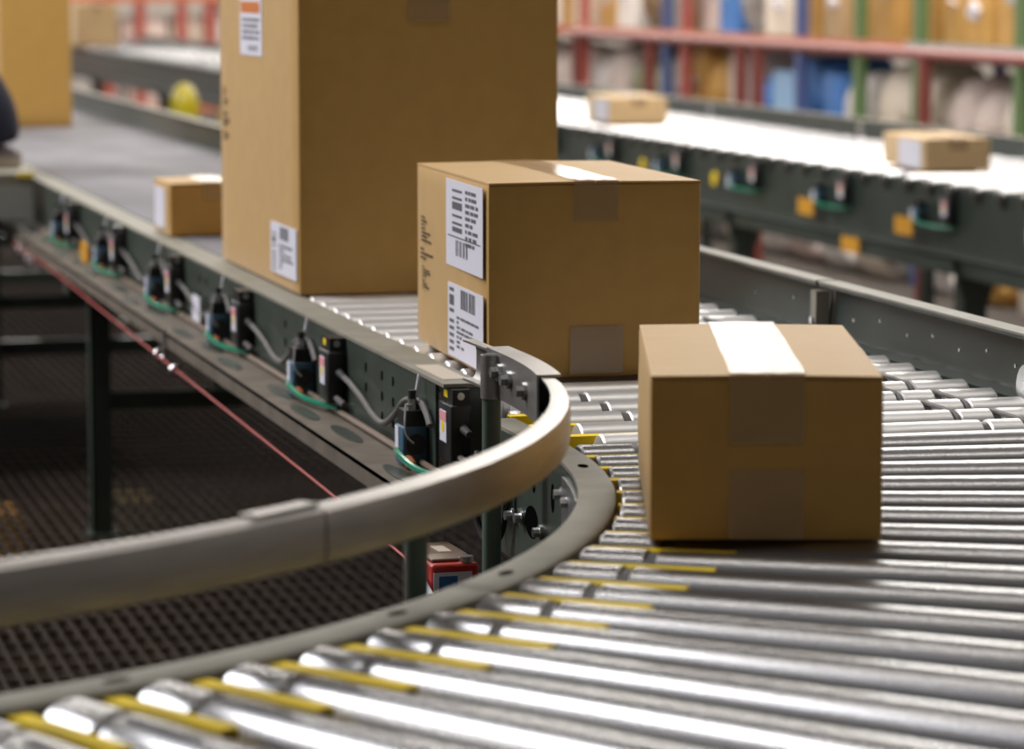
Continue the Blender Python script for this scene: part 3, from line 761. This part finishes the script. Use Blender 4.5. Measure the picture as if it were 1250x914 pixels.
def cu(y):
    if y < 13.2: return rnd.choice(['amber', 'amber', 'tan', 'amber'])
    if y < 14.2: return rnd.choice(['amber', 'grey', 'cream'])
    if y < 15.0: return rnd.choice(['sky', 'pinkish', 'blue'])
    if y < 16.0: return rnd.choice(['brown', 'olive', 'grey'])
    return rnd.choice(['cream', 'white', 'amber', 'cream'])
def cm(y):
    if y < 12.6: return rnd.choice(['pinkish', 'cream', 'tan', 'cream', 'pinkish'])
    if y < 13.0: return 'white'
    if y < 14.1: return rnd.choice(['blue', 'sky', 'blue', 'sky'])
    if y < 14.9: return rnd.choice(['cream', 'amber', 'pinkish'])
    if y < 16.2: return rnd.choice(['brown', 'olive', 'white', 'grey'])
    return rnd.choice(['cream', 'white', 'pinkish'])
def cl(y): return rnd.choice(['cream', 'white', 'pinkish', 'grey', 'amber', 'tan', 'cream'])
goods += fill(2, 9.75, 20.4, cu, lambda y: 'carton' if (y < 14 or y > 17) else rnd.choice(['carton', 'sack']), .28, .42)
goods += fill(1, 9.75, 20.4, cm, lambda y: rnd.choice(['sack', 'sack', 'carton']), .26, .36)
goods += fill(0, 9.75, 17.5, cl, lambda y: rnd.choice(['sack', 'carton', 'sack']), .18, .30)
for lv_ in range(3): goods += fill(lv_, 8.5, 9.35, (lambda y: 'amber') if lv_ == 2 else cl, lambda y: 'carton', .2, .3)
LN = ['bottom', 'middle', 'upper']
count = {}
for (y, lv, k, c, dy, h) in sorted(goods, key=lambda g: (g[1], -g[0])):      # left to right in the picture
    key = (lv, k, c); count[key] = count.get(key, 0) + 1
    lab = f"{ORD[count[key] - 1]} {WORD[c]} {k} from the left on the {LN[lv]} shelf behind the railing"
    nm = 'stored_carton' if k == 'carton' else 'stored_sack'
    x = RX0 + .05 + rnd.uniform(0, .05); wd = rnd.uniform(.34, .55)
    t = thing(nm, (x + wd / 2, y, LV[lv] + .001), lab, 'box' if k == 'carton' else 'sack', 0, f'goods on the {LN[lv]} rack shelf')
    if k == 'carton':
        rbox('body', -wd / 2, wd / 2, -dy / 2, dy / 2, 0, h, .006, 'g_' + c, t)
        MB().box(-wd / 2 - .001, wd / 2, -.03, .03, h, h + .001).build('tape', 'tape', t, 0)
        if rnd.random() < .45 or lv == 2:
            MB().cyl((-wd / 2 - .0012, rnd.uniform(-.05, .05), h * rnd.uniform(.35, .6)), (-wd / 2, 0, h * .5), .035, n=14).build('label', 'label', t, 0)
    else:
        me = sack(wd, dy, h, hash((lv, round(y * 100))) % 1000); me.materials.append(M['g_' + c]); inst('body', me, t)
        MB().cyl((0, -dy * .2, h * .9), (0, dy * .2, h * .9), .016, n=8).build('tied_top', 'g_' + c, t)
# loose goods on the deck in front of the rack, seen under the far conveyor
for (x, y, c, k, w, d, h, lab) in (
        (4.45, 10.55, 'white', 'sack', .26, .26, .24, 'white sack standing on the deck by the right railing post'),
        (4.45, 10.15, 'amber', 'sack', .22, .24, .26, 'amber sack on the deck, right of the white sack'),
        (4.48, 9.75, 'cream', 'carton', .26, .26, .20, 'cream carton on the deck below the far conveyor leg'),
        (4.46, 9.35, 'tan', 'carton', .24, .28, .26, 'tan carton on the deck at the lower right behind the far conveyor'),
        (4.45, 10.83, 'blue', 'carton', .14, .14, .18, 'small blue carton on the deck behind the railing'),
        (4.42, 13.5, 'amber', 'carton', .2, .24, .22, 'amber carton on the deck near the middle carton')):
    t = thing('floor_' + k, (x, y, FLOOR), lab, 'box' if k == 'carton' else 'sack')
    if k == 'carton':
        rbox('body', -w / 2, w / 2, -d / 2, d / 2, 0, h, .006, 'g_' + c, t); MB().box(-w / 2 - .001, w / 2, -.025, .025, h, h + .001).build('tape', 'tape', t, 0)
    else:
        me = sack(w, d, h, 5); me.materials.append(M['g_' + c]); inst('body', me, t); MB().cyl((0, -d * .2, h * .9), (0, d * .2, h * .9), .014, n=8).build('tied_top', 'g_' + c, t)

for k, (c, w, h) in enumerate((('cream', 'cream', .25), ('white', 'white', .22), ('pinkish', 'pale pink', .25), ('white', 'white', .27), ('cream', 'cream', .23), ('grey', 'grey', .26))):
    t = thing('deck_sack', (4.47, 11.18 + .38 * k, FLOOR + .0005), f"{ORD[5 - k]} sack from the left in the row on the deck behind the railing, {w}", 'sack', 0, 'row of sacks on the deck')
    me = sack(.30, .36, h, 60 + k); me.materials.append(M['g_' + c]); inst('body', me, t); MB().cyl((0, -.07, h * .9), (0, .07, h * .9), .016, n=8).build('tied_top', 'g_' + c, t)

# ------------------------------------------------------------------ distant cross rack at the end of the aisle
xr = thing('distant_rack', (3.9, 27, FLOOR), 'distant red rack with white cartons at the far end of the conveyors', 'rack')
for x in (2.6, 3.05, 3.72, 3.98, 4.32, 4.55, 5.3): part(MB().box(x - .04, x + .04, 26.6, 26.68, FLOOR, 1.2), 'upright', 'up_red', xr, 0)
for z in (-.60, -.10, .33):
    part(MB().box(2.5, 5.4, 26.62, 27.4, z - .03, z), 'shelf_board', 'panel', xr, 0)
    part(MB().box(2.5, 5.4, 26.58, 26.62, z - .09, z), 'shelf_beam', 'shelf_red', xr, 0)
n = 0
for lv, (z, nm) in enumerate(((-.60, 'lowest'), (-.10, 'middle'), (.33, 'top'))):
    xx = 2.66; k = 0
    while xx < 5.2:
        w = rnd.uniform(.26, .40); h = rnd.uniform(.20, .36); c = rnd.choice(['white', 'pinkish', 'white', 'cream'] if lv else ['cream', 'pinkish', 'grey', 'white', 'brown'])
        t = thing('distant_carton', (xx + w / 2, 26.70 + .2, z + .001), f"{ORD[k]} carton from the left on the {nm} shelf of the distant red rack", 'box', 0, 'cartons on the distant rack')
        rbox('body', -w / 2, w / 2, -.18, .2, 0, h, .006, 'g_' + c, t); MB().box(-.03, .03, -.181, .2, h, h + .001).build('tape', 'tape', t, 0)
        xx += w + rnd.uniform(.02, .08); k += 1

# ------------------------------------------------------------------ yellow bollards between the two conveyors
for (x, y, h, lab) in ((1.985, 12.2, .70, 'yellow dome-topped bollard left of the tallest carton, fully in view'), (2.12, 11.9, .66, 'yellow bollard half hidden behind the tallest carton')):
    t = thing('bollard', (x, y, FLOOR), lab, 'bollard')
    pr = [(0, .058), (h - .10, .055)] + [(h - .10 + .10 * math.sin(R(q)), .055 * math.cos(R(q)) + .001) for q in range(0, 91, 15)]
    MB().lathe((0, 0, 0), (0, 0, h), pr, 20).build('bollard_post', 'bollard', t)
    MB().cyl((0, 0, 0), (0, 0, .012), .09, n=20).build('base_plate', 'zinc', t)

# ------------------------------------------------------------------ crossover platform and the person standing on it
pl = thing('step_platform', (.3, 7.8, FLOOR), 'grey raised platform beside the conveyor at the left edge', 'platform')
part(MB().box(-.5, .835, 7.2, 8.3, -.005, .020), 'tread', 'flange', pl, 0)
part(MB().box(-.5, .835, 7.2, 7.21, -.080, -.005), 'front_panel', 'panel', pl, 0)
for (x, y) in ((-.45, 7.25), (.70, 7.25), (-.45, 8.25), (.70, 8.25)): part(MB().box(x - .02, x + .02, y - .02, y + .02, FLOOR, -.005), 'platform_leg', 'green', pl, 0)
part(MB().box(.80, .838, 7.195, 7.205, .012, .021), 'yellow_edge', 'yellow', pl, 0)
per = thing('person', (.66, 7.56, .0206), 'person in navy trousers and grey shoes standing on the platform at the left edge', 'person')
def skin_body(joints, edges, root, sub=2):
    me = bpy.data.meshes.new('body'); me.from_pydata([j[0] for j in joints], edges, [])
    o = bpy.data.objects.new('body', me); col.objects.link(o)
    sk = o.modifiers.new('skin', 'SKIN'); sk.use_smooth_shade = True
    if not me.skin_vertices: me.skin_vertices.new()
    for i, j in enumerate(joints):
        r = j[1]; me.skin_vertices[0].data[i].radius = r if isinstance(r, tuple) else (r, r)
        me.skin_vertices[0].data[i].use_root = (i == root)
    o.modifiers.new('sub', 'SUBSURF').levels = sub
    dg = bpy.context.evaluated_depsgraph_get(); out = bpy.data.meshes.new_from_object(o.evaluated_get(dg))
    bpy.data.objects.remove(o); return out
J, Ed = [], []
def chain(start, pts):
    prev = start
    for p, r in pts:
        J.append((p, r)); 
        if prev is not None: Ed.append((prev, len(J) - 1))
        prev = len(J) - 1
    return prev
chain(None, [((-.02, 0, .92), (.12, .15)), ((-.02, 0, 1.06), (.105, .14)), ((-.01, 0, 1.22), (.11, .155)), ((0, 0, 1.36), (.10, .15)), ((.0, 0, 1.44), (.06, .07)), ((.015, 0, 1.50), .052), ((.03, 0, 1.56), .07), ((.035, 0, 1.63), .092), ((.03, 0, 1.70), .075)])
for s in (-1, 1):
    yo = .10 * s
    chain(0, [((-.01, yo, .86), .095), ((.02, yo, .66), .085), ((.02, yo, .48), .072), ((.0, yo, .32), .066), ((.045, yo, .20), .085), ((.082, yo, .13), .098), ((.090, yo, .075), .098), ((.090, yo, .045), .090)])
    k = chain(3, [((.0, .19 * s, 1.37), .055), ((-.02, .235 * s, 1.24), .048), ((-.03, .255 * s, 1.10), .040), ((.04, .255 * s, .98), .036), ((.12, .245 * s, .89), .027), ((.15, .24 * s, .855), (.018, .034)), ((.185, .24 * s, .815), (.014, .036))])
    for q in range(4): chain(k, [((.205 + .004 * q, (.24 + .022 * (q - 1.5)) * s, .79), .0085), ((.215, (.24 + .022 * (q - 1.5)) * s, .76 + .004 * abs(q - 1.5)), .0075), ((.208, (.24 + .021 * (q - 1.5)) * s, .735 + .005 * abs(q - 1.5)), .006)])
    chain(k - 1, [((.185, .215 * s, .85), .011), ((.215, .205 * s, .825), .009), ((.232, .205 * s, .80), .007)])
body = skin_body(J, Ed, 0)
for mm in ('navy', 'shirt', 'skin'): body.materials.append(M[mm])
for p in body.polygons:
    c = p.center
    p.material_index = 0 if (c.z < .95 and abs(c.y) < .21) else (2 if (c.z > 1.455 or (abs(c.y) > .2 and c.z < .90)) else 1); p.use_smooth = True
inst('body', body, per)
MB().lathe((.122, 0, 1.60), (.152, 0, 1.60), [(0, .02), (.012, .016), (.024, .010)], 8).build('nose', 'skin', per)
for s in (-1, 1):
    MB().lathe((.112, .034 * s, 1.635), (.125, .034 * s, 1.635), [(0, .012), (.006, .010), (.009, .004)], 10).build('eye', 'ink', per)
    MB().lathe((.03, .088 * s, 1.62), (.03, .104 * s, 1.62), [(0, .028), (.01, .026), (.014, .012)], 12).build('ear', 'skin', per)
MB().box(.118, .124, -.024, .024, 1.562, 1.570).build('mouth', 'pink', per)
m = MB(); m.lathe((.015, 0, 1.64), (.015, 0, 1.76), [(0, .102), (.04, .102), (.08, .085), (.11, .045), (.118, .01)], 18); m.build('hair', 'hair', per, 60)
for s in (-1, 1):
    # shoe: a shaped upper on a pale sole
    sh = []; N = 12
    secs = [(-.085, .030, .070), (-.06, .036, .085), (-.02, .038, .090), (.03, .042, .078), (.08, .047, .062), (.12, .048, .054), (.155, .040, .046), (.178, .022, .032)]
    m = MB(); vs = []
    for (x, w, h) in secs:
        for i in range(N):
            t = math.pi * i / (N - 1); vs.append((x, w * math.cos(t), .022 + (h - .022) * max(0, math.sin(t)) ** .6))
    fs = [(q * N + i, q * N + i + 1, (q + 1) * N + i + 1, (q + 1) * N + i) for q in range(len(secs) - 1) for i in range(N - 1)]
    fs += [tuple(range(N)), tuple((len(secs) - 1) * N + i for i in range(N))]
    m.add(vs, fs); shoe = m.build('shoe', 'greyshoe', per, 60); shoe.location = (0, .10 * s, 0)
    m = MB(); out = [(x, w * 1.05) for x, w, h in secs]; P = out + [(x, -w) for x, w in reversed(out)]
    n = len(P); m.add([(x, y, 0) for x, y in P] + [(x, y, .024) for x, y in P], [tuple(range(n)), tuple(range(n, 2 * n))] + [(i, (i + 1) % n, n + (i + 1) % n, n + i) for i in range(n)])
    m.build('sole', 'sole', shoe, 40)

# ------------------------------------------------------------------ goods on the storey below, glimpsed through the grating
lamp('lower_storey_lamp', (1.6, 17.5, -1.0), 2.5, 2.5, 16, (1, .78, .45))
for (x, y, w, c, lab) in ((1.66, 16.2, .26, 'amber', 'amber crate on the lower storey, seen through the grating left of the conveyor leg'),
                          (2.35, 16.4, .30, 'olive', 'olive crate on the lower storey, seen through the grating right of the leg')):
    t = thing('lower_crate', (x, y, -2.6), lab, 'crate')
    rbox('body', -w / 2, w / 2, -.2, .2, 0, .42, .01, 'g_' + c, t)
    for z in (.08, .2, .32): MB().box(-w / 2 - .006, w / 2 + .006, -.206, -.2, z, z + .05).build('slat', 'g_' + c, t, 0)
